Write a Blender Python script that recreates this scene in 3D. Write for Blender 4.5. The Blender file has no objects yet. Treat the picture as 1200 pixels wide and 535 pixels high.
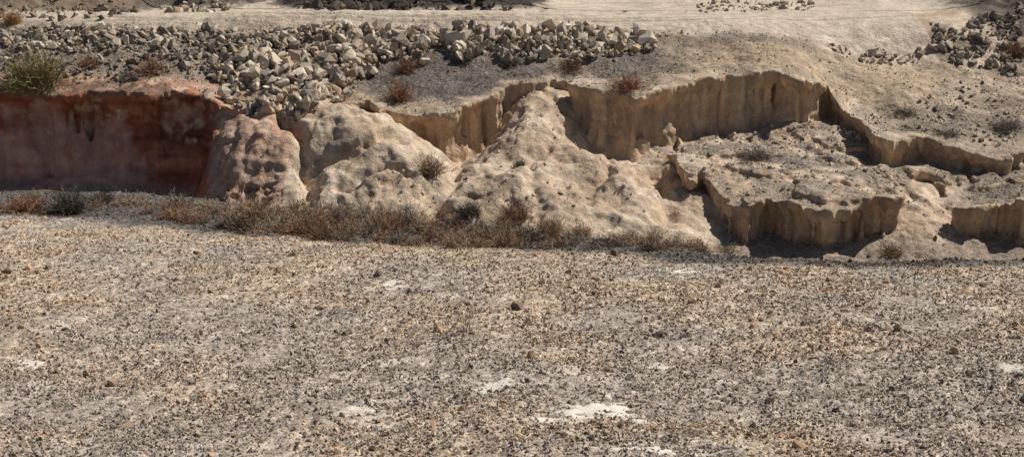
import bpy, math, numpy as np, time, bmesh
T0=time.time()
rng=np.random.default_rng(7)
sc=bpy.context.scene
# ------------------------------------------------ measuring helpers
PITCH=math.radians(17.9); FPX=1448.5
cp,sp=math.cos(PITCH),math.sin(PITCH)
def W(u,v,Y):
    a=(u-600)/FPX; b=(267.5-v)/FPX
    t=Y/(cp+b*sp)
    return (a*t, Y, (-sp+b*cp)*t)
def sstep(a,b,x):
    t=np.clip((x-a)/(b-a),0,1); return t*t*(3-2*t)
# ------------------------------------------------ noise
_p=np.random.default_rng(3).permutation(256); _p=np.concatenate([_p,_p,_p])
_g=np.random.default_rng(4).normal(size=(256,3)); _g/=np.linalg.norm(_g,axis=1)[:,None]
_g=_g.astype(np.float32)
def perlin(x,y,z=0.0):
    x,y,z=np.broadcast_arrays(np.asarray(x,np.float32),np.asarray(y,np.float32),np.asarray(z,np.float32))
    xi=np.floor(x).astype(np.int32); yi=np.floor(y).astype(np.int32); zi=np.floor(z).astype(np.int32)
    xf=x-xi; yf=y-yi; zf=z-zi
    u=xf**3*(xf*(xf*6-15)+10); v=yf**3*(yf*(yf*6-15)+10); w=zf**3*(zf*(zf*6-15)+10)
    r=0
    for dx in (0,1):
        wx=u if dx else 1-u
        A=_p[(xi+dx)&255]
        for dy in (0,1):
            wy=v if dy else 1-v
            B=_p[A+((yi+dy)&255)]
            for dz in (0,1):
                wz=w if dz else 1-w
                g=_g[_p[B+((zi+dz)&255)]]
                r=r+wx*wy*wz*(g[...,0]*(xf-dx)+g[...,1]*(yf-dy)+g[...,2]*(zf-dz))
    return r*1.5
def fbm(x,y,z=0.0,o=4,s=1.0,gain=0.5):
    r=0;a=1.0;f=s
    x=np.asarray(x);y=np.asarray(y);z=np.asarray(z)
    for i in range(o):
        r=r+a*perlin(x*f+17.3*i,y*f+5.1*i,z*f+9.7*i); a*=gain; f*=2.03
        x,y=x*.8-y*.6,x*.6+y*.8
    return r
def tps(pts):
    P=np.array(pts,float); n=len(P)
    d=np.linalg.norm(P[:,None,:2]-P[None,:,:2],axis=2)
    K=np.where(d>0,d*d*np.log(d+1e-9),0)+np.eye(n)*0.02
    Q=np.c_[np.ones(n),P[:,:2]]
    M=np.block([[K,Q],[Q.T,np.zeros((3,3))]])
    s=np.linalg.solve(M,np.r_[P[:,2],0,0,0])
    def f(x,y):
        r=s[n]+s[n+1]*x+s[n+2]*y
        for i in range(n):
            q=(x-P[i,0])**2+(y-P[i,1])**2
            r=r+s[i]*0.5*q*np.log(q+1e-9)
        return r
    return f
def linedist(L,x,y):
    P=np.array(L,float)[:,:2]; best=np.full(np.shape(x),1e9)
    for i in range(len(P)-1):
        a=P[i]; ab=P[i+1]-a
        t=np.clip(((x-a[0])*ab[0]+(y-a[1])*ab[1])/(ab@ab+1e-12),0,1)
        best=np.minimum(best,(x-a[0]-t*ab[0])**2+(y-a[1]-t*ab[1])**2)
    return np.sqrt(best)
def polydist(poly,x,y):
    P=np.array(poly,float); n=len(P)
    inside=np.zeros(x.shape,bool)
    for i in range(n):
        a=P[i]; b=P[(i+1)%n]; ab=b-a
        c=((a[1]>y)!=(b[1]>y))
        xx=a[0]+(y-a[1])*ab[0]/(ab[1] if abs(ab[1])>1e-9 else 1e-9)
        inside^=(c&(x<xx))
    d=linedist(list(P)+[P[0]],x,y); return np.where(inside,d,-d)
# ------------------------------------------------ foreground ground height
edge=[W(-400,214,19.0),W(0,222,18.0),W(120,222,17.9),W(250,232,17),W(380,250,16),W(500,264,15.2),W(700,276,14),W(870,291,12.8),W(1000,299,12.1),W(1200,304,11.8),W(1700,310,11.5)]
ex=np.array([e[0] for e in edge]); ey=np.array([e[1] for e in edge]); ez=np.array([e[2] for e in edge])
def G(x,y,fine=True):
    x=np.asarray(x,float); y=np.asarray(y,float)
    ye=np.interp(x,ex,ey); zeG=np.interp(x,ex,ez)
    plane=-1.85-0.19*y
    delta=(zeG-(-1.85-0.19*ye))*sstep(ye-5,ye,y)
    z=plane+delta+0.06*fbm(x,y,1.5,2,0.5)
    k=y-ye-0.2
    drop=np.log1p(np.exp(np.clip(k*4,-30,30)))/4*0.62
    z=z-drop
    z=z+0.035*fbm(x,y,5.0,3,1.7)
    if fine:
        z=z+0.012*fbm(x,y,8.0,3,9.0)
    z=np.maximum(z,-7.05+0.05*fbm(x,y,2.2,2,1.0))
    return np.where(y<3,np.minimum(z,-1.85-0.19*y+0.3),z)
# ------------------------------------------------ far ground
def mound(x,y):
    def bl(u,Y,rx,ry,h,s,k):
        cx=(u-600)/FPX*Y; return h*np.exp(-((x-cx)/rx)**4-((y-Y)/ry)**2)*(1+s*fbm(x,y,k,4,1.3))
    return bl(480,30.9,2.8,.8,1.0,.8,1)+bl(30,30.4,2.6,1.35,1.05,.6,2)+bl(225,31.0,1.5,.7,.7,.8,2)+bl(1240,31.5,2.6,3.0,.9,.5,7)+bl(950,33.5,4,1.2,.6,.5,7)
def FAR(x,y):
    z=-4.17+0.04*fbm(x,y,3.3,3,0.5)+mound(x,y)
    r=np.maximum(y-38,0)
    z=z+0.10*r*sstep(38,60,y)*(1+0.4*fbm(x,y,0.3,3,0.03))*np.exp(-r/150)
    z=z+ -0.25*sstep(9.5,12.5,x)*(1-sstep(28,31,y))
    return z
# ------------------------------------------------ surfaces from survey points
def Ws(L): return [W(*p) for p in L]
A_pts=Ws([(-300,232,23),(0,224,23.5),(120,224,23.5),(225,224,23.6),
 (238,118,24.5),(290,122,24.4),(300,145,23.4),(262,165,23.4),(270,200,22.6),(290,235,21.7),(340,165,22.7),(330,200,22.0),(352,236,21.2),
 (362,175,22.5),(372,205,21.9),(380,148,23.1),(420,124,23.9),(447,136,23.45),(490,160,23.3),(540,188,23.1),(450,185,22.0),(430,237,20.9),(500,205,21.6),(500,247,20.6),
 (470,168,24.0),(510,186,24.0),(545,192,24.0),(575,160,24.6),(600,116,25.1),(650,110,24.9),(600,150,23.9),(640,160,23.2),(625,205,21.7),(600,252,20.4),(560,225,21.2),
 (700,172,23.9),(740,192,23.5),(690,200,22.4),(720,225,21.3),(700,257,20.3),(770,240,21.0),(780,262,20.2),
 (800,200,22.6),(830,260,20.9),(870,288,20.3),(950,298,19.9),(1045,296,19.9),(1082,225,22.0),(1080,255,20.9),(1100,285,20.1),(1088,205,22.9),(1150,303,20.0),(1250,303,20.0),(1250,260,23)])
A_pts+=[(x,18.0,-7.0) for x in (-14,-8,-4,0,4,8,14)]+[(x,19.3,-6.98) for x in (-12,-6,-3,-1,2,4,6.5,9)]
A_pts+=[(-16,27,-7),(-6,28,-6.0),(0,28,-5.9),(5,27,-6.2),(10,27,-6.5),(16,26,-6.8)]
TA=tps(A_pts)
B_pts=Ws([(-300,104,24),(0,102,24),(100,108,24),(200,104,24.2),(236,112,24.3),(300,122,24.3),(345,145,23.6),(400,122,24),(440,128,23.8),(520,129,23.9),(545,118,24.2),(600,104,24.9),(680,90,25.3),
 (665,98,24.5),(690,106,24.1),(740,110,24.0),(790,99,24.3),(850,86,24.8),(890,85,24.9),(965,98,25.1),
 (985,125,25.2),(1005,139,24.4),(1030,161,23.3),(1080,163,23.2),(1130,178,22.8),(1185,181,22.8),(1300,178,23),
 (0,70,25.2),(150,66,25.3),(300,80,25.4),(430,85,25.6),(520,72,26.0),(600,68,26.1),(680,70,26),(740,62,26.4),(820,60,26.2),(880,38,27.3),(950,60,26.6),
 (0,32,27),(200,33,27),(400,33,27),(600,37,27),(770,46,27),
 (1010,105,26),(1060,100,26.1),(1030,62,27.6),(1100,42,28.4),(1120,92,26.6),(1150,135,25),(1200,120,25.4),(1190,60,27.6),(1300,100,26)])
TBt=tps(B_pts)
def TB(x,y):
    w=sstep(27.3,29.3,y+0.0*x)
    return TBt(x,np.minimum(y,29.5))*(1-w)+FAR(x,y)*w
B_rim=Ws([(-500,104,24),(0,102,23.9),(60,106,23.95),(110,108,24.1),(190,104,24.0),(232,110,24.2),(262,116,24.0),(300,126,24.2),(342,148,23.6),(372,135,23.7),(400,122,24),(428,112,24.2),(442,129,23.7),(480,131,23.7),(522,130,23.8),(545,118,24.2),(600,104,24.9),(655,95,25.2),(680,90,25.3),
 (666,96,24.6),(690,106,24.1),(740,110,23.95),(775,103,24.1),(790,99,24.4),(850,86,24.8),(890,85,24.9),(940,93,24.8),(962,98,25.1),(972,104,25.5),
 (985,125,25.2),(1005,139,24.4),(1022,156,23.4),(1040,163,23.1),(1080,163,23.4),(1130,178,22.8),(1185,181,22.8),(1210,174,23.2),(1500,180,23)])
B_poly=[(p[0],p[1]) for p in B_rim]+[(25,50),(-25,50)]
C_pts=Ws([(790,192,22.2),(805,206,21.6),(850,236,20.7),(900,242,20.2),(1000,243,20.0),(1055,233,20.4),(1070,240,21.2),(1110,250,21.2),(1130,248,20.6),(1200,236,20.8),(1300,236,20.8),
 (800,181,23.1),(870,164,24.2),(900,180,23.1),(960,139,25.2),(950,200,22.0),(1000,197,22.4),(1050,198,22.6),(1100,203,22.7),(1180,202,22.7),(1030,194,23.1),(1300,204,22.6)])+[(5,27,-5.9),(9,27,-6.1),(12,26,-6.2)]
TC=tps(C_pts)
C_rim=Ws([(792,186,23.0),(790,193,22.2),(803,206,21.6),(828,213,21.7),(845,228,21.0),(850,236,20.6),(880,243,20.3),(905,240,20.6),(925,243,20.3),(970,246,20.05),(1000,244,20.0),(1020,240,20.35),(1040,240,20.1),(1058,232,20.5),(1060,215,21.8),(1075,203,22.5),(1092,203,22.6),(1112,222,21.9),(1120,249,20.6),(1150,247,20.4),(1175,240,20.9),(1200,236,20.6),(1400,236,20.8)])
C_poly=[(p[0],p[1]) for p in C_rim]+[(16,27.5),(3.6,27.5),(3.2,24)]
# ------------------------------------------------ volumetric badlands
h=0.04
gx=np.arange(-15,15+h,h); gy=np.arange(18.5,30+h/2,h); gz=np.arange(-7.3,-2.9,h)
X,Y=np.meshgrid(gx,gy,indexing='ij')
wx=X+0.16*fbm(X,Y,4.4,3,1.5); wy=Y+0.17*fbm(X,Y,8.4,3,1.5)
dB=polydist(B_poly,wx,wy); dC=polydist(C_poly,wx,wy)
rimn=fbm(X,Y,1.0,3,4)
dB=dB+0.06*rimn; dC=dC+0.07*rimn
tA=TA(X,Y)
tA=np.clip(tA,-7.05,-4.8)
hill=sstep(-6.95,-6.5,tA)
def bump(u,v,Yd,rx,ry,hh):
    c=W(u,v,Yd); q=((X-c[0])/rx)**2+((Y-c[1])/ry)**2
    return hh*np.exp(-q*q*0.5-q*0.5)
wgx=X+0.25*fbm(X,Y,3,3,1.1); wgy=Y+0.25*fbm(X,Y,6,3,1.1)
def groove(L,w,dp):
    wl=linedist(Ws(L),wgx,wgy); return -dp*np.exp(-(wl/w)**2)
bb=bump(400,168,22.9,.85,.75,.24)+bump(455,205,21.8,.95,.65,.24)+bump(380,222,21.5,.35,.45,.12)+bump(690,200,22.3,.8,.6,.30)+bump(612,165,23.2,.6,.7,.20)+bump(740,222,21.5,.6,.5,.20)+bump(590,225,21.3,.7,.6,.20)+bump(290,180,22.9,1.0,.7,.10)+bump(655,130,24.2,.35,.4,.2)
bb=bb+groove([(330,140,23.6),(343,165,22.9),(352,195,22.2),(366,240,21.1)],.13,.28)+groove([(545,190,23.0),(525,215,21.8),(510,250,20.5)],.24,.24)+groove([(640,180,22.9),(625,215,21.6),(640,255,20.4)],.13,.10)+groove([(765,190,23.0),(772,225,21.6),(790,258,20.5)],.22,.24)+groove([(370,205,22.1),(430,190,22.2),(455,170,22.7)],.12,.22)+groove([(715,185,23.2),(715,215,21.9),(690,250,20.8)],.10,.09)+groove([(400,230,21.2),(430,215,21.6),(480,222,21.3)],.09,.16)
gl=np.abs(perlin(X*1.1+0.6*fbm(X,Y,3,2,.9),Y*0.5+0.4*perlin(X,Y,9),6.0))
g2=np.abs(fbm(X*1.0+.3*fbm(X,Y,8,2,1),Y*.55,2.5,3,2.4))
tA=tA+hill*(bb+0.20*np.minimum(gl,.35)-0.07+0.11*fbm(X,Y,3,3,.9)+0.10*np.minimum(g2,.5)+0.03*fbm(X,Y,5,3,4.0))
tB=TB(X,Y)+ (0.08*fbm(X,Y,6,4,1.1))*(1-sstep(27,28,Y))
st_=fbm(X,Y,9,4,1.0); tC=TC(X,Y)+0.08*st_+0.07*sstep(0.02,0.10,st_+.4*perlin(X*.6,Y*.6,2))-.03
gG=G(X,Y)
UB=np.clip(0.12+0.30*perlin(X*0.6,Y*0.6,2.2),-0.02,0.36)
UB=np.where(X<-6.0,0.12,UB)
fa=np.where(X<-6.0,0.5,1.0)*np.clip(.75+1.1*perlin(X*.8,Y*.8,5.5),.2,1.3)
fl=(0.22-np.minimum(np.abs(fbm(X,Y,1.1,2,1.3)),.3)*0.8)*fa*0.85+(0.1-np.abs(perlin(X*5.2,Y*5.2,4.1))*0.3)*fa*0.45
lip=0.06+0.09*fbm(X,Y,7.7,2,1.6)
F=np.empty((len(gx),len(gy),len(gz)),np.float32)
footB=np.where(X<-6,.12,.30)
def layer(top,d,z,U,foot):
    t=top-z
    ins=(U+fl)*sstep(lip,lip+0.35,t)-foot*sstep(0.6,1.6,t)
    return np.minimum(t,d-ins)
for k,z in enumerate(gz):
    f=tA-z
    f=np.maximum(f,layer(tB,dB,z,UB,footB))
    f=np.maximum(f,layer(tC,dC,z,UB,0.30))
    f=np.maximum(f,gG-z)
    F[:,:,k]=f
F[:,:,0]=1.0
S=F>0
c=np.zeros((F.shape[0]-1,F.shape[1]-1,F.shape[2]-1),np.uint8)
for dx in (0,1):
    for dy in (0,1):
        for dz in (0,1):
            c+=S[dx:dx+c.shape[0],dy:dy+c.shape[1],dz:dz+c.shape[2]]
act=(c>0)&(c<8)
I,J,K=np.nonzero(act); N=len(I)
idx=np.full(c.shape,-1,np.int32); idx[I,J,K]=np.arange(N)
V={}
for dx in (0,1):
    for dy in (0,1):
        for dz in (0,1): V[(dx,dy,dz)]=F[I+dx,J+dy,K+dz]
acc=np.zeros((N,3)); cnt=np.zeros(N)
for a in list(V.keys()):
    for ax in range(3):
        if a[ax]==0:
            b=list(a); b[ax]=1; b=tuple(b)
            va,vb=V[a],V[b]; m=(va>0)!=(vb>0)
            t=va/(va-vb+1e-12)
            p=np.tile(np.array(a,float),(N,1)); p[:,ax]=t
            acc[m]+=p[m]; cnt+=m
P=acc/cnt[:,None]
verts=np.c_[gx[0]+(I+P[:,0])*h,gy[0]+(J+P[:,1])*h,gz[0]+(K+P[:,2])*h]
quads=[]
def addq(mask,off,ax):
    i,j,k=np.nonzero(mask); i=i+off[0];j=j+off[1];k=k+off[2]
    s=S[i,j,k]
    if ax==0: q=[idx[i,j-1,k-1],idx[i,j,k-1],idx[i,j,k],idx[i,j-1,k]]
    elif ax==1: q=[idx[i-1,j,k-1],idx[i-1,j,k],idx[i,j,k],idx[i,j,k-1]]
    else: q=[idx[i-1,j-1,k],idx[i,j-1,k],idx[i,j,k],idx[i-1,j,k]]
    q=np.stack(q,1); q[~s]=q[~s][:,::-1]; quads.append(q)
addq(S[:-1,1:-1,1:-1]!=S[1:,1:-1,1:-1],(0,1,1),0)
addq(S[1:-1,:-1,1:-1]!=S[1:-1,1:,1:-1],(1,0,1),1)
addq(S[1:-1,1:-1,:-1]!=S[1:-1,1:-1,1:],(1,1,0),2)
quads=np.concatenate(quads)
quads=quads[(quads>=0).all(1)]
H2=np.maximum(np.maximum(tA,gG),np.maximum(np.where(dB>0.02,tB,-99),np.where(dC>0.02,tC,-99)))
print('vol verts',N,time.time()-T0)
del F,S,c,act,idx,V
def bil(A,x,y):
    fx=np.clip((np.asarray(x)-gx[0])/h,0,len(gx)-1.001); fy=np.clip((np.asarray(y)-gy[0])/h,0,len(gy)-1.001)
    i=fx.astype(int); j=fy.astype(int); a=fx-i; b=fy-j
    return A[i,j]*(1-a)*(1-b)+A[i+1,j]*a*(1-b)+A[i,j+1]*(1-a)*b+A[i+1,j+1]*a*b
def HGT(x,y):
    x=np.atleast_1d(np.asarray(x,float)); y=np.atleast_1d(np.asarray(y,float))
    return np.where(y<18.5,G(x,y),np.where(y>30,FAR(x,y),bil(H2,x,y)))
def hit(u,v):
    Ys=np.arange(4,45,0.05); a=(u-600)/FPX; b=(267.5-v)/FPX
    t=Ys/(cp+b*sp); zz=(-sp+b*cp)*t; hh=HGT(a*t,Ys)
    w=np.nonzero(zz<hh)[0]
    i=w[0] if len(w) else len(Ys)-1
    return (a*t[i],Ys[i],hh[i])
# ------------------------------------------------ mesh maker
def calcn(v,f):
    n=np.cross(v[f[:,2]]-v[f[:,0]],v[f[:,-1]]-v[f[:,1]])
    vn=np.zeros_like(v)
    for k in range(f.shape[1]):
        for ax in range(3): vn[:,ax]+=np.bincount(f[:,k],n[:,ax],len(v))
    return vn/(np.linalg.norm(vn,axis=1)[:,None]+1e-12)
def mkmesh(name,v,f,mat=None,smooth=True,col=None,extra=None):
    me=bpy.data.meshes.new(name)
    v=np.asarray(v,np.float32); f=np.asarray(f,np.int32); m=f.shape[1]
    me.vertices.add(len(v)); me.vertices.foreach_set('co',v.ravel())
    me.loops.add(f.size); me.loops.foreach_set('vertex_index',f.ravel())
    me.polygons.add(len(f)); me.polygons.foreach_set('loop_start',np.arange(0,f.size,m,dtype=np.int32))
    me.update(calc_edges=True)
    me.polygons.foreach_set('use_smooth',np.full(len(f),smooth))
    if col is not None:
        a=me.attributes.new('Col','FLOAT_COLOR','POINT')
        cc=np.c_[np.maximum(col,0.01),np.ones(len(col))].astype(np.float32); a.data.foreach_set('color',cc.ravel())
    if extra:
        for k,e in extra.items():
            a=me.attributes.new(k,'FLOAT','POINT'); a.data.foreach_set('value',np.asarray(e,np.float32))
    if mat: me.materials.append(mat)
    return me
def mkobj(name,me,loc=(0,0,0)):
    o=bpy.data.objects.new(name,me); o.location=loc; sc.collection.objects.link(o); return o
# ------------------------------------------------ materials
def nodes(name):
    m=bpy.data.materials.new(name); m.use_nodes=True
    nt=m.node_tree; b=nt.nodes['Principled BSDF']; b.inputs['Roughness'].default_value=0.95
    b.inputs['Specular IOR Level'].default_value=0.15
    return m,nt,b
def nn(nt,t,**k):
    n=nt.nodes.new(t)
    for a,b in k.items():
        if a in n.inputs: n.inputs[a].default_value=b
        else: setattr(n,a,b)
    return n
def math_(nt,op,a,b=None,c=None):
    n=nt.nodes.new('ShaderNodeMath'); n.operation=op
    for i,s in enumerate((a,b,c)):
        if s is None: continue
        if isinstance(s,(int,float)): n.inputs[i].default_value=s
        else: nt.links.new(s,n.inputs[i])
    return n.outputs[0]
def terrain_mat(name,grain=45.0,bumpd=0.02):
    m,nt,b=nodes(name); L=nt.links.new
    tc=nn(nt,'ShaderNodeTexCoord'); at=nn(nt,'ShaderNodeAttribute',attribute_name='Col')
    gr=nn(nt,'ShaderNodeAttribute',attribute_name='grav')
    n1=nn(nt,'ShaderNodeTexNoise',Scale=3.0,Detail=8.0,Roughness=0.65); L(tc.outputs['Object'],n1.inputs['Vector'])
    n2=nn(nt,'ShaderNodeTexNoise',Scale=26.0,Detail=5.0,Roughness=0.7); L(tc.outputs['Object'],n2.inputs['Vector'])
    n3=nn(nt,'ShaderNodeTexNoise',Scale=8.0,Detail=6.0,Roughness=0.65); L(tc.outputs['Object'],n3.inputs['Vector'])
    v1=nn(nt,'ShaderNodeTexVoronoi',Scale=grain); L(tc.outputs['Object'],v1.inputs['Vector'])
    v2=nn(nt,'ShaderNodeTexVoronoi',Scale=grain*0.43); L(tc.outputs['Object'],v2.inputs['Vector'])
    k1=math_(nt,'MULTIPLY_ADD',n1.outputs[0],0.8,0.6)
    k2=math_(nt,'MULTIPLY_ADD',n2.outputs[0],0.6,0.7)
    kk=math_(nt,'MULTIPLY',k1,k2)
    sep=nn(nt,'ShaderNodeSeparateColor'); L(v1.outputs['Color'],sep.inputs[0])
    sep2=nn(nt,'ShaderNodeSeparateColor'); L(v2.outputs['Color'],sep2.inputs[0])
    cell=math_(nt,'ADD',sep.outputs[0],sep2.outputs[1])
    cell=math_(nt,'MULTIPLY_ADD',cell,0.75,-0.75)
    cell=math_(nt,'MULTIPLY',cell,gr.outputs['Fac']); cell=math_(nt,'ADD',cell,1.0)
    kk=math_(nt,'MULTIPLY',kk,cell)
    vm=nn(nt,'ShaderNodeVectorMath',operation='SCALE'); L(at.outputs['Color'],vm.inputs[0]); L(kk,vm.inputs['Scale'])
    L(vm.outputs[0],b.inputs['Base Color'])
    hgt=math_(nt,'MULTIPLY_ADD',n3.outputs[0],1.6,math_(nt,'MULTIPLY',n2.outputs[0],0.7))
    dd=math_(nt,'ADD',math_(nt,'MULTIPLY',v1.outputs['Distance'],-0.6),math_(nt,'MULTIPLY',v2.outputs['Distance'],-0.9))
    dd=math_(nt,'MULTIPLY',dd,gr.outputs['Fac'])
    hh=math_(nt,'ADD',hgt,dd)
    bp=nn(nt,'ShaderNodeBump',Strength=1.0,Distance=bumpd); L(hh,bp.inputs['Height']); L(bp.outputs[0],b.inputs['Normal'])
    return m
def stone_mat(name,sc_=25.0):
    m,nt,b=nodes(name); L=nt.links.new
    tc=nn(nt,'ShaderNodeTexCoord'); at=nn(nt,'ShaderNodeAttribute',attribute_name='Col')
    n1=nn(nt,'ShaderNodeTexNoise',Scale=sc_,Detail=6.0,Roughness=0.7); L(tc.outputs['Object'],n1.inputs['Vector'])
    k=math_(nt,'MULTIPLY_ADD',n1.outputs[0],0.9,0.55)
    vm=nn(nt,'ShaderNodeVectorMath',operation='SCALE'); L(at.outputs['Color'],vm.inputs[0]); L(k,vm.inputs['Scale'])
    L(vm.outputs[0],b.inputs['Base Color'])
    bp=nn(nt,'ShaderNodeBump',Strength=0.7,Distance=0.015); L(n1.outputs[0],bp.inputs['Height']); L(bp.outputs[0],b.inputs['Normal'])
    return m
M_ter=terrain_mat('weathered_sandstone',45.0,.030); M_fg=terrain_mat('gravel_soil',55.0,0.012)
M_st=stone_mat('rubble_stone',12.0); M_pb=stone_mat('pebble_stone',60.0)
M_tw=stone_mat('dry_twig',20.0)
# ------------------------------------------------ badlands colour + displacement
v=verts; n=calcn(v,quads)
if n[:,2].mean()<0: quads=quads[:,::-1]; n=-n
x,y,z=v.T
db=bil(dB,x,y); dc=bil(dC,x,y)
flat=sstep(0.6,0.88,n[:,2]); facem=1-flat
onB=sstep(-0.02,0.12,db)*flat; onC=sstep(-0.02,0.12,dc)*(1-sstep(-0.02,0.1,db))*flat
redz=1-sstep(-6.4,-5.9,x); slope=1-np.maximum(onB,onC)
cliffm=facem*np.where((db>-0.4)|(dc>-0.4),1.0,0.0)
disp=0.03*fbm(x,y,z,3,1.8)+0.018*fbm(x,y,z*0.6,2,6.0)
disp=disp+slope*(1-redz)*(1-cliffm)*0.04*(0.3-np.abs(fbm(x,y,z,2,2.7)))
disp=disp+cliffm*0.05*(.3-np.abs(fbm(x,y,z*.25,2,5.5)))+cliffm*.025*perlin(x*1.3,y*1.3,z*8)
pitreg=np.clip(fbm(x,y,3,2,.7)*2+.3,0.1,1)
pit=np.maximum(0,fbm(x,y,z*1.3,2,3.3)-0.45)*pitreg
disp=disp-0.12*pit*slope*(1-redz)
pinkz=sstep(-6.4,-6.1,x)*(1-sstep(-4.1,-3.8,x))
hc=np.maximum(0,fbm(x,y,z*1.5,2,4.6)-0.22)*(1-sstep(-6.45,-6.2,z+.25*fbm(x,y,1,2,1.5)))*pinkz
disp=disp-0.24*hc
disp*=1-0.3*redz
disp*=1-sstep(27.5,29,y)
disp*=sstep(18.5,18.8,y)
def C(*a): return np.array(a,float)
def mix(a,b,w): return a*(1-w[:,None])+b*w[:,None]
nlow=fbm(x,y,z,4,0.9); nmid=fbm(x,y,z,4,4.0)
tan=C(.49,.365,.255); cream=C(.64,.515,.385)
col=mix(np.tile(tan,(len(x),1)),cream,np.clip(0.5+1.2*nlow+0.8*nmid,0,1))
ochre=C(.62,.445,.285)
col=mix(col,ochre,facem*.1+cliffm*.75)
streak=fbm(x*1.0,y*1.0,z*0.12,3,6.0)
col*=(1+0.38*streak*facem)[:,None]
sb=perlin(x*.3,y*.3,z*9+.5*nlow); col*=(1+0.12*sb*facem)[:,None]
grav=0.2+0*x
def blob(u,v_,rx,ry,p=2):
    c_=hit(u,v_); return np.exp(-(((x-c_[0])/rx)**2+((y-c_[1])/ry)**2)**(p/2))
def tint(mask,color,g=None):
    global col,grav
    mask=np.clip(mask,0,1); col=mix(col,color,mask)
    if g is not None: grav=grav*(1-mask)+g*mask
grey=C(.18,.152,.13)
brk=np.clip(0.7+1.5*fbm(x,y,7,4,1.6),0,1)
tint(slope*np.clip(fbm(x,y,12,3,1.1)*1.6-.2,0,.4)*(1-redz),C(.35,.265,.19),.5)
tint(onB*brk*0.7*(1-sstep(27.2,27.9,y)),C(.33,.265,.20),0.6)
tint(onC*brk*0.85,C(.31,.25,.195),0.8)
edgeB=sstep(0.08,0.32,db+0.15*nmid)
tint(flat*edgeB*(blob(550,92,2.0,1.1,4)+blob(470,95,0.9,0.9,4))*1.3*(0.75+0.25*brk),grey,0.9)
tint(flat*edgeB*(blob(740,80,1.2,1.0,4))*1.2,C(.205,.17,.14),0.9)
tint(flat*edgeB*(blob(880,62,1.7,0.9,4))*0.9,C(.43,.32,.215),0.3)
tint(flat*edgeB*(blob(850,45,1.9,0.5,4))*0.8,C(.22,.18,.14),0.7)
tint(flat*(blob(1050,90,1.1,1.0,4))*0.9,C(.50,.38,.255),0.3)
tint(flat*edgeB*(blob(1120,150,1.8,0.9,4))*0.8,C(.25,.205,.165),0.8)
tint(flat*(blob(930,190,2.0,1.4,4))*0.8*brk,C(.26,.215,.178),0.9)
tint(flat*(blob(1180,215,0.9,0.8,4))*0.9,C(.23,.19,.155),0.9)
tint(flat*(blob(1140,60,1.6,1.0,4))*0.8*brk,C(.23,.18,.14),0.6)
tint(flat*(blob(60,60,6,1.6,4))*0.9,C(.24,.195,.155),0.8)
tint(np.clip(pit*3,0,.4),C(.34,.235,.145))
trk=sstep(26.9,27.6,y+0.25*nlow)*(x<9.5)
PATHC=C(.57,.475,.37)
tint(trk,PATHC,0.3)
def farhi(x,y,nm): return sstep(.04,.14,mound(x,y)+.05*nm)
def farmcol(x): return np.where(((x>-6.6)&(x<1.2))[:,None],C(.075,.064,.057),np.where((x<-9.0)[:,None],C(.22,.165,.115),C(.16,.13,.105)))
fh_=farhi(x,y,nmid)*(y>28); col=mix(col,farmcol(x),fh_)
xr=W(250,150,23.9)[0]; xp=W(345,180,22.6)[0]
wp=(1-sstep(xp-0.12,xp+0.06,x+0.12*nlow-(z+5.8)*0.15))*(1-sstep(24.3,24.9,y+0.3*nmid))
tint(wp,C(.53,.33,.225),0.3)
tint(wp*np.clip(0.35+1.5*nmid,0,1)*.85,C(.60,.45,.33))
tint(wp*np.clip(hc*2,0,.35),C(.34,.19,.12))
wr=(1-sstep(xr-0.15,xr+0.3,x+0.2*nlow+(z+5.8)*0.12))*(1-sstep(24.15,24.4,y+0.3*nmid))
tint(wr,C(.28,.095,.055),0.1)
tint(wr*np.clip(.25+1.5*fbm(x*.5,y,z*1.6,4,1.3),0,.8),C(.44,.185,.10))
band=perlin(x*.25,y*.4,(z+0.1*nlow)*7)+.7*perlin(x*.4,y*.4,(z+0.05*nmid)*19)
col*=(1+wr*0.42*band+wr*.18*fbm(x,y,z,3,7))[:,None]
pk=wr*(1-sstep(-5.85,-5.5,z+0.7*nlow+0.12*perlin(x*3,y*2,z*.7)))*(1-sstep(xr-1.9,xr-0.9,x))
tint(pk*(.7+.4*nmid),C(.58,.40,.33))
tint(wr*sstep(-5.05,-4.97,z+0.12*nmid),C(.25,.16,.11),0.4)
gm=(1-sstep(-6.85,-6.65,z)); tint(gm*0.8,C(.27,.21,.165),0.8)
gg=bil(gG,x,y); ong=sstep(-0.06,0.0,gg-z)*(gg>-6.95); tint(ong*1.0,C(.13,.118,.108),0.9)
def tracks(x,y):
    m=0
    for L in ([(250,16),(340,17),(430,18),(520,20),(600,17),(640,10),(700,8),(735,12),(700,18),(620,17),(585,12),(620,6),(700,4),(800,3)],[(740,8),(760,4),(790,3),(800,7),(770,11),(745,9),(780,5),(900,8),(1000,6)],[(0,27),(200,24),(420,25),(700,26),(1000,22),(1100,15)],[(100,20),(300,20),(600,24),(900,20)]):
        m=np.maximum(m,np.exp(-(linedist([hit(a,b) for a,b in L],x,y)/0.055)**2))
    return m
mm=y>27; tr_=np.zeros(len(x)); tr_[mm]=tracks(x[mm],y[mm])
tint(tr_*trk*0.55,C(.28,.22,.16))
col*= (0.95+0.22*perlin(x*5,y*5,z*1.0))[:,None]
vv=v+n*disp[:,None]; vv[:,2]-=tr_*trk*0.02
me=mkmesh('badlands_terrain',vv,quads,M_ter,True,col,{'grav':grav})
mkobj('badlands_terrain',me)
print('badlands',time.time()-T0)
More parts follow.
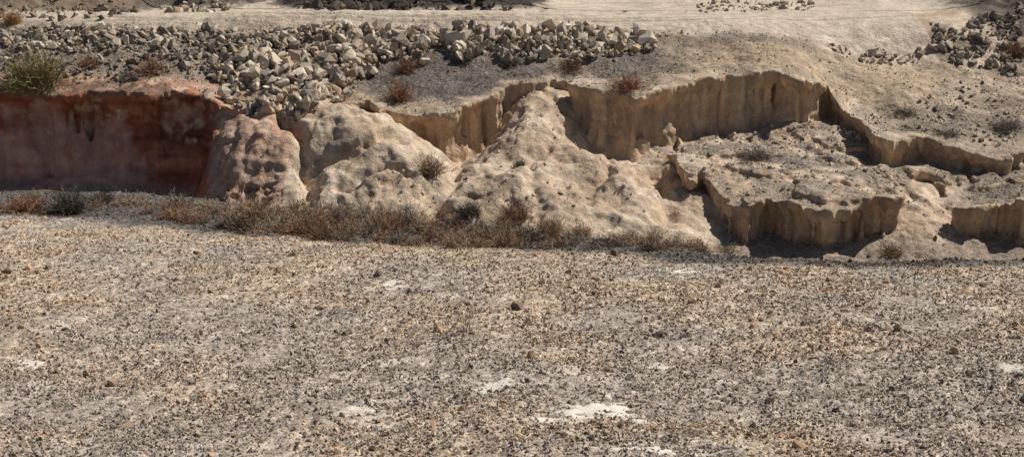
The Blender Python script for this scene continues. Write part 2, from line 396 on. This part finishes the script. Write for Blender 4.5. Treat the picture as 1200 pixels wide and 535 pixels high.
# ------------------------------------------------ grids
def axis(fl,fh,s,lo,hi,g=1.25):
    a=list(np.arange(fl,fh+s/2,s)); st=s
    up=[];c_=a[-1]
    while c_<hi: st*=g; c_+=st; up.append(c_)
    st=s; dn=[]; c_=a[0]
    while c_>lo: st*=g; c_-=st; dn.append(c_)
    return np.array(dn[::-1]+a+up)
def grid(ax,ay,fn):
    XX,YY=np.meshgrid(ax,ay,indexing='ij'); ZZ=fn(XX,YY)
    nx,ny=len(ax),len(ay); i=np.arange(nx*ny).reshape(nx,ny)
    q=np.stack([i[:-1,:-1],i[1:,:-1],i[1:,1:],i[:-1,1:]],-1).reshape(-1,4)
    return np.c_[XX.ravel(),YY.ravel(),ZZ.ravel()],q
patches=[(700,480,.16,.08,.95),(655,491,.10,.035,.9),(735,490,.11,.035,.9),(575,456,.09,.05,.8),(460,339,.10,.08,.7),(33,427,.10,.04,.8),(805,320,.09,.08,.6),(775,433,.045,.035,.8),(410,483,.05,.03,.6),(440,487,.12,.04,.35),(840,450,.08,.025,.5),(905,346,.2,.05,.3),(1180,430,.12,.05,.4),(455,425,.14,.04,.4),(760,531,.2,.015,.8)]
pc=[(hit(u,v_)[:2],a,b,s_) for u,v_,a,b,s_ in patches]
def white(x,y):
    nz=fbm(x,y,3.0,5,8.0,.6)
    w=0
    for (c_,a,b,s_) in pc:
        q=np.sqrt(((x-c_[0])/a)**2+((y-c_[1])/(b*2.2))**2)
        w=np.maximum(w,s_*(1-sstep(0.45,0.85,q*0.7+nz*1.0)))
    return w
def ochm(x,y): return np.clip(0.38+1.4*fbm(x,y,11.0,4,0.8)+0.3*sstep(7.0,9.5,y)-0.3*sstep(8.0,6.0,y),0,1)
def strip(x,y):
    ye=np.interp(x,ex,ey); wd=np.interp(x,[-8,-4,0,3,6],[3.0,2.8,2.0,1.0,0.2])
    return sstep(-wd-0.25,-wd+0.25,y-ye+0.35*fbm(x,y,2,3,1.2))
ax=axis(-6.6,6.6,0.022,-22,22); ay=np.concatenate([np.arange(-3,4.4,0.15),np.arange(4.4,13.5,0.022),np.arange(13.5,18.9,0.04)])
def Gm(x,y):
    w=white(x,y)
    cl=np.maximum(0,fbm(x,y,4.0,2,14.0))*0.022
    return G(x,y)+cl*(1-w)+0.008*w-0.05*sstep(18.5,18.6,y)
v,q=grid(ax,ay,Gm)
x,y,z=v.T
w=white(x,y); om=ochm(x,y); st=strip(x,y); nm=fbm(x,y,1.0,4,3.0)
col=mix(np.tile(C(.345,.29,.24),(len(x),1)),C(.43,.34,.25),om)
col=mix(col,C(.50,.425,.345),np.clip(-0.25+1.5*nm,0,1)*0.7)
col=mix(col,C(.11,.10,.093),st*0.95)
col=mix(col,C(.68,.63,.545),w)
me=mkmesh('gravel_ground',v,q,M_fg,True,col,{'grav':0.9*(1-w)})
mkobj('gravel_ground',me)
print('fg',time.time()-T0)
ax=axis(-16,16,0.07,-500,500,1.18); ay=np.concatenate([np.arange(30.0,37,0.07),37+np.cumsum(0.08*1.12**np.arange(60))])
v,q=grid(ax,ay,FAR); x,y,z=v.T
nl=fbm(x,y,2,4,0.6); nm=fbm(x,y,z,4,4)
col=np.tile(PATHC,(len(x),1))*(1+0.15*nl)[:,None]
tr_=np.zeros(len(x)); mm=(y<36)&(np.abs(x)<15); tr_[mm]=tracks(x[mm],y[mm]); col=mix(col,C(.28,.22,.16),tr_*.5)
hi=farhi(x,y,nm)
col=mix(col,farmcol(x),hi)
me=mkmesh('distant_ground',v,q,M_ter,True,col,{'grav':0.3+0.4*hi}); mkobj('distant_ground',me)
v=np.array([(-900,-900,-8.2),(900,-900,-8.2),(900,900,-8.2),(-900,900,-8.2)],float)
me=mkmesh('surrounding_plain',v,np.array([[0,1,2,3]]),M_ter,False,np.tile(C(.4,.32,.24),(4,1)),{'grav':[.2]*4}); mkobj('surrounding_plain',me)
# ------------------------------------------------ rocks (convex hulls: angular broken stone)
def hull(r,npts,box=.5):
    p=r.uniform(-1,1,(npts,3)); nrm=np.abs(p).max(1)*box+np.linalg.norm(p,axis=1)*(1-box); p/=nrm[:,None]; p*=r.uniform(.75,1,(npts,1))
    p*=r.uniform([.85,.55,.35],[1.25,1.0,.85])
    bm=bmesh.new()
    for q in p: bm.verts.new(q)
    bmesh.ops.convex_hull(bm,input=bm.verts)
    for vv_ in [a for a in bm.verts if not a.link_faces]: bm.verts.remove(vv_)
    bmesh.ops.triangulate(bm,faces=bm.faces); bm.verts.index_update(); bm.verts.ensure_lookup_table()
    v=np.array([a.co[:] for a in bm.verts]); f=np.array([[a.index for a in b.verts] for b in bm.faces]); bm.free(); return v,f
def rots(n_,r,tilt=1.0):
    q=r.normal(size=(n_,4)); q[:,1:3]*=tilt; q/=np.linalg.norm(q,axis=1)[:,None]
    w,x,y,z=q.T
    return np.stack([1-2*(y*y+z*z),2*(x*y-z*w),2*(x*z+y*w),2*(x*y+z*w),1-2*(x*x+z*z),2*(y*z-x*w),2*(x*z-y*w),2*(y*z+x*w),1-2*(x*x+y*y)],1).reshape(-1,3,3)
def scatter(name,pos,size,colr,npts,mat,r,protos=14,tilt=1.0,box=.5):
    n_=len(pos); R=rots(n_,r,tilt); which=r.integers(0,protos,n_)
    VV=[];FF=[];CC=[];o=0
    for k in range(protos):
        pv,pf=hull(r,npts+int(r.integers(0,4)),box); m=np.nonzero(which==k)[0]
        if not len(m): continue
        vv=np.einsum('nij,pj->npi',R[m],pv)*size[m][:,None,None]+pos[m][:,None,:]
        VV.append(vv.reshape(-1,3)); FF.append((pf[None]+(np.arange(len(m))*len(pv))[:,None,None]+o).reshape(-1,3)); o+=len(m)*len(pv)
        CC.append(np.repeat(colr[m],len(pv),0))
    me=mkmesh(name,np.concatenate(VV),np.concatenate(FF),mat,False,np.concatenate(CC)); return mkobj(name,me)
def inpoly(uvs,n_,r):
    P=np.array([hit(u,v_)[:2] for u,v_ in uvs]); lo=P.min(0); hi_=P.max(0); out=np.zeros((0,2))
    while len(out)<n_:
        c_=r.uniform(lo,hi_,(n_*2,2)); out=np.r_[out,c_[polydist(P,c_[:,0],c_[:,1])+0.35*fbm(c_[:,0],c_[:,1],4,2,1.5)>0]]
    return out[:n_]
def palette(r,n_,cols,wts,var=.12):
    c_=np.array(cols)[r.choice(len(cols),n_,p=np.array(wts)/sum(wts))]; return c_*(1+r.normal(0,var,(n_,1)))
rp=[(.50,.415,.32),(.39,.32,.245),(.60,.515,.405),(.23,.19,.155),(.46,.345,.235)]
ps=[];ss=[];cs=[]
def rub(poly,n_,s0,s1,pile,wts=(4,4,2,3,2),dk=1.0,pw=1.8):
    q_=inpoly(poly,n_,rng); s_=s0*(s1/s0)**(rng.random(n_)**pw)
    zz=HGT(q_[:,0],q_[:,1])+s_*0.15+rng.random(n_)*pile
    ps.append(np.c_[q_,zz]); ss.append(s_); cs.append(palette(rng,n_,rp,wts,.17)*dk)
rub([(255,62),(345,40),(520,38),(765,44),(768,60),(690,76),(600,70),(520,66),(440,84),(412,112),(385,122),(350,155),(335,140),(300,118),(255,100)],2000,.03,.19,.12)
rub([(280,75),(420,50),(520,50),(430,82),(400,112),(350,148),(310,118)],300,.08,.26,.20)
rub([(420,44),(760,44),(760,56),(600,62),(430,70)],100,.12,.29,.12,(3,2,4,1,1))
rub([(0,34),(340,38),(345,62),(250,100),(180,70),(90,62),(0,60)],1700,.022,.15,.06,(3,4,1,4,1),.85,2.1)
rub([(0,62),(180,70),(240,98),(0,98)],500,.02,.11,.02,(2,4,1,5,1),.8)
rub([(240,104),(300,118),(345,150),(290,135),(240,122)],70,.06,.20,.02,(1,3,1,2,4))
rub([(330,30),(620,30),(800,38),(770,48),(330,42)],160,.03,.15,.03)
rub([(970,52),(1110,45),(1115,60),(1060,72),(980,62)],110,.04,.16,.04)
rub([(1090,35),(1200,5),(1200,90),(1120,75)],420,.02,.15,.03,(2,4,1,5,2),.8)
rub([(830,3),(960,3),(950,14),(800,16)],120,.03,.12,.03)
rub([(190,4),(270,2),(270,12),(195,16)],70,.05,.18,.03)
rub([(350,2),(610,2),(620,14),(370,18)],220,.04,.2,.05,(0,1,0,5,1),.4)
rub([(0,2),(150,2),(150,20),(0,26)],140,.03,.16,.03,(1,4,1,4,3),.55)
rub([(840,150),(900,140),(980,150),(1010,170),(900,180)],40,.03,.13,.0)
rub([(800,170),(960,150),(1060,200),(1050,235),(870,235),(800,200)],380,.012,.08,.0,(2,4,1,5,1),.9,2.4)
rub([(1120,95),(1200,95),(1200,175),(1100,160),(1040,140)],300,.012,.08,.0,(2,4,1,5,1),.9)
rub([(370,190),(560,215),(760,230),(760,256),(400,245)],160,.010,.07,.0)
rub([(560,120),(640,120),(700,180),(680,230),(580,200)],80,.008,.05,.0)
rub([(970,130),(1010,170),(1080,235),(1110,290),(1070,250),(1000,200)],150,.012,.08,.0)
scatter('rubble_rocks',np.concatenate(ps),np.concatenate(ss),np.concatenate(cs),14,M_st,rng,48,.8,.35)
n_=40000; q_=np.c_[rng.uniform(-12,12.5,n_),rng.uniform(20,28,n_)]
d1=bil(dB,q_[:,0],q_[:,1]); d2=bil(dC,q_[:,0],q_[:,1])
cl=fbm(q_[:,0],q_[:,1],4,3,1.2)
keep=((np.maximum(d1,d2)>0.05)|(rng.random(n_)<0.10))&(q_[:,1]<27.2+0.3*rng.normal(size=n_))&(rng.random(n_)<.65+.9*cl); q_=q_[keep]; n_=len(q_)
s_=.007*(5**(rng.random(n_)**2.3))
scatter('scree_gravel',np.c_[q_,HGT(q_[:,0],q_[:,1])+s_*.3],s_,palette(rng,n_,[(.26,.215,.17),(.36,.285,.21),(.18,.15,.12),(.48,.39,.29)],[4,4,2,1]),8,M_pb,rng,12)
def pebbles(n_,s0,s1,pw,cols,wts,ochre_only=None,y0=4.3,y1=17.8):
    r_=rng.random(n_); yy=y0*(y1/y0)**(r_**0.85); xx=rng.uniform(-1,1,n_)*(yy*0.46+0.5)
    k=(white(xx,yy)<0.35+0.6*(rng.random(n_)<.2))&(yy<np.interp(xx,ex,ey)+.3)
    if ochre_only is not None: k&=rng.random(n_)<np.clip(ochm(xx,yy)*1.2-0.1,0.05,1)*ochre_only+(1-ochre_only)
    cl=fbm(xx,yy,9,3,2.2); k&=rng.random(n_)<np.clip(0.78+1.1*cl,.2,1)
    xx,yy=xx[k],yy[k]; m=len(xx); s_=s0*(s1/s0)**(rng.random(m)**pw)*(yy/6)**.25
    c_=palette(rng,m,cols,wts,.15)
    o_=ochm(xx,yy)[:,None]; c_=c_*(1-o_)+c_*np.array([1.12,.98,.86])*o_
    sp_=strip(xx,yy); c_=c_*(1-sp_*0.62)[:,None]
    return np.c_[xx,yy,Gm(xx,yy)+s_*.25],s_,c_
gc=[(.38,.325,.265),(.43,.355,.275),(.27,.235,.20),(.53,.455,.365),(.16,.14,.122),(.46,.34,.235)]
a=pebbles(200000,.005,.0165,1.6,gc,[5,5,4.5,2,2.4,1.8]); b=pebbles(11000,.013,.028,2.2,gc,[4,4,3,2,2.2,3],.5)
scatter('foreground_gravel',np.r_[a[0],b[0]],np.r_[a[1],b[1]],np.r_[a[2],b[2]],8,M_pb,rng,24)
a=pebbles(1000,.020,.05,2.6,[(.46,.34,.235),(.41,.315,.225),(.35,.285,.22),(.22,.175,.14)],[4,3,3,2],.85)
scatter('scattered_stones',a[0],a[1],a[2],14,M_pb,rng,20,1,.3)
pp=[(605,362,.06),(663,364,.045),(1040,386,.07),(1052,388,.06),(152,384,.04),(146,505,.05),(895,348,.05),(445,325,.05),(720,300,.07),(905,298,.06),(480,345,.05),(1150,335,.06),(770,395,.05),(340,300,.06),(1020,300,.07)]
P_=np.array([hit(u,v_) for u,v_,s in pp]); S_=np.array([s for *_,s in pp]); P_[:,2]+=S_*.2
scatter('loose_rocks',P_,S_,palette(rng,len(pp),[(.34,.235,.17),(.19,.15,.12),(.38,.28,.19)],[2,3,1]),14,M_st,rng,8)
print('rocks',time.time()-T0)
# ------------------------------------------------ shrubs
def ribbons(st,dr,ln,wd,r,K=4,droop=0.25,wig=.25):
    n_=len(st); pts=[st]; d=dr/np.linalg.norm(dr,axis=1)[:,None]; dirs=[]
    for k in range(K):
        d=d+r.normal(0,wig,(n_,3))*0.6; d[:,2]-=droop*0.15; d/=np.linalg.norm(d,axis=1)[:,None]
        pts.append(pts[-1]+d*(ln/K)[:,None]); dirs.append(d)
    pts=np.stack(pts,1); side=np.cross(dirs[0],r.normal(size=(n_,3))); side/=np.linalg.norm(side,axis=1)[:,None]
    ww=(wd[:,None]*np.linspace(1,.35,K+1)[None])[...,None]
    V_=np.stack([pts-side[:,None]*ww,pts+side[:,None]*ww],2)
    i=np.arange(n_*(K+1)*2).reshape(n_,K+1,2)
    F_=np.stack([i[:,:-1,0],i[:,:-1,1],i[:,1:,1],i[:,1:,0]],-1).reshape(-1,4)
    return V_.reshape(-1,3),F_,pts
def shrub(r,rad,hei,nst,wd,up=.6):
    th=r.uniform(0,2*np.pi,nst); el=np.arcsin(r.random(nst)**.8*.95)
    d=np.c_[np.cos(th)*np.cos(el)*rad/hei,np.sin(th)*np.cos(el)*rad/hei,np.sin(el)*1.0+up*.3]
    st=np.c_[r.normal(0,rad*.25,nst),r.normal(0,rad*.25,nst),np.full(nst,-.02)]
    V1,F1,p=ribbons(st,d,hei*r.uniform(.55,1.1,nst),np.full(nst,wd),r)
    nt_=nst*5; k=r.integers(0,nst,nt_); s=r.integers(1,5,nt_)
    st2=p[k,s]; d2=(p[k,s]-p[k,s-1]); d2=d2/np.linalg.norm(d2,axis=1)[:,None]+r.normal(0,.6,(nt_,3))
    V2,F2,_=ribbons(st2,d2,hei*r.uniform(.12,.38,nt_),np.full(nt_,wd*.7),r,3)
    V_=np.r_[V1,V2]; F_=np.r_[F1,F2+len(V1)]
    c_=np.repeat(r.uniform(.6,1.3,nst),10); c2=np.repeat(r.uniform(.6,1.45,nt_),8)
    return V_,F_,np.r_[c_,c2]
straw=C(.36,.255,.165); redb=C(.28,.155,.095); gryb=C(.25,.215,.165); olive=C(.23,.19,.085); drk=C(.13,.11,.085)
def plant(name,u,v_,wpx,hpx,colr,r=rng,dens=1.0,wd=.005):
    p=hit(u,v_); sc_=FPX/np.linalg.norm([p[0],p[1],p[2]]); rad=wpx/2/sc_; hei=hpx/sc_*1.05
    V_,F_,c_=shrub(r,rad,hei,int(170*dens),wd)
    me=mkmesh(name,V_,F_,M_tw,False,colr[None]*c_[:,None]); mkobj(name,me,(p[0],p[1],float(HGT(p[0],p[1])[0])))
plant('olive_bush',42,106,50,38,olive,dens=2.5,wd=.008)
for u,v_,w_,h_,c_ in [(180,84,50,18,redb),(105,78,30,12,redb),(470,118,34,22,redb),(735,104,46,20,redb),(478,84,34,16,redb),(600,74,30,12,gryb),(885,185,44,16,gryb),(505,205,26,24,straw),(1060,132,40,10,gryb),(1180,150,40,12,gryb),(1110,160,34,10,gryb),(1045,298,30,14,straw),(668,80,34,14,redb),(15,28,22,14,C(.4,.24,.1)),(1190,65,26,14,redb),(150,92,34,12,gryb),(545,70,30,14,gryb),(610,195,10,7,gryb)]:
    plant('dry_shrub',u,v_,w_,h_,c_,dens=1.3)
for u,v_,w_,h_,c_ in [(80,250,46,26,drk),(120,238,30,14,drk),(30,248,60,20,redb),(548,254,30,18,drk),(605,255,52,20,redb),(300,262,60,28,straw),(355,270,70,30,straw),(645,266,40,14,straw)]:
    plant('dry_shrub',u,v_,w_,h_,c_,dens=1.8)
for u,v_,w_,h_ in [(225,330,40,20),(545,392,22,50),(548,295,40,22),(980,465,40,24),(430,520,40,16),(890,440,22,16),(945,380,40,20)]:
    plant('withered_weed',u,v_,w_,h_,C(.38,.33,.26),dens=.16,wd=.0018)
VV=[];FF=[];CC=[];o=0
def add(u,v_,w_,h_,c_,d=1.0):
    global o
    p=hit(u,v_); s_=FPX/np.linalg.norm(p); a,b,e=shrub(rng,w_/2/s_,h_/s_,int(90*d),.004)
    VV.append(a+np.array([p[0],p[1],float(HGT(p[0],p[1])[0])])); FF.append(b+o); CC.append(c_[None]*e[:,None]*rng.uniform(.7,1.25)); o+=len(a)
def vt(u): return np.interp(u,[0,100,200,300,500,700,880],[234,236,240,246,266,278,292])
def vb(u): return np.interp(u,[0,100,200,300,500,700,880],[248,250,262,276,290,294,298])
cl_=[straw,redb,gryb,drk,C(.30,.205,.135)]
for i in range(290):
    u=rng.uniform(190,880) if rng.random()<.9 else rng.uniform(-20,200)
    dn=np.exp(-((u-440)/260)**2)
    if rng.random()>dn+.3: continue
    v_=vt(u)+(vb(u)-vt(u))*rng.random()
    add(u,v_,rng.uniform(20,56),rng.uniform(6,26)*(0.6+.5*dn),cl_[rng.choice(5,p=[.26,.24,.22,.10,.18])])
me=mkmesh('dry_shrub_thicket',np.concatenate(VV),np.concatenate(FF),M_tw,False,np.concatenate(CC)); mkobj('dry_shrub_thicket',me)
VV=[];FF=[];CC=[];o=0
for i in range(130):
    u=rng.uniform(0,1200); v_=rng.uniform(305,530)
    p=hit(u,v_); a,b,e=shrub(rng,.08,rng.uniform(.05,.14),10,.0015)
    VV.append(a+np.array(p)); FF.append(b+o); CC.append(C(.36,.31,.24)[None]*e[:,None]); o+=len(a)
me=mkmesh('dry_grass_tufts',np.concatenate(VV),np.concatenate(FF),M_tw,False,np.concatenate(CC)); mkobj('dry_grass_tufts',me)
# ------------------------------------------------ light, world, camera
az=math.radians(27); el=math.radians(50)
from mathutils import Vector
sd=Vector((math.cos(el)*math.cos(az),math.cos(el)*math.sin(az),math.sin(el)))
li=bpy.data.lights.new('sun','SUN'); li.energy=5.0; li.angle=math.radians(.5); li.color=(1,.955,.885)
lo=bpy.data.objects.new('sun',li); lo.rotation_euler=sd.to_track_quat('Z','Y').to_euler(); sc.collection.objects.link(lo)
wd_=bpy.data.worlds.new('World'); sc.world=wd_; wd_.use_nodes=True; nt=wd_.node_tree
sky=nt.nodes.new('ShaderNodeTexSky'); sky.sky_type='NISHITA'; sky.sun_disc=False; sky.sun_elevation=el; sky.sun_rotation=math.pi/2-az
nt.links.new(sky.outputs[0],nt.nodes['Background'].inputs[0]); nt.nodes['Background'].inputs[1].default_value=.05
cam=bpy.data.cameras.new('camera'); cam.sensor_width=36; cam.lens=18/math.tan(math.radians(22.5)); cam.clip_end=3000; cam.clip_start=.05
co=bpy.data.objects.new('camera',cam); co.rotation_euler=(math.pi/2-PITCH,0,0); sc.collection.objects.link(co); sc.camera=co
sc.view_settings.view_transform='Standard'; sc.view_settings.look='None'; sc.view_settings.exposure=0
print('done',time.time()-T0)
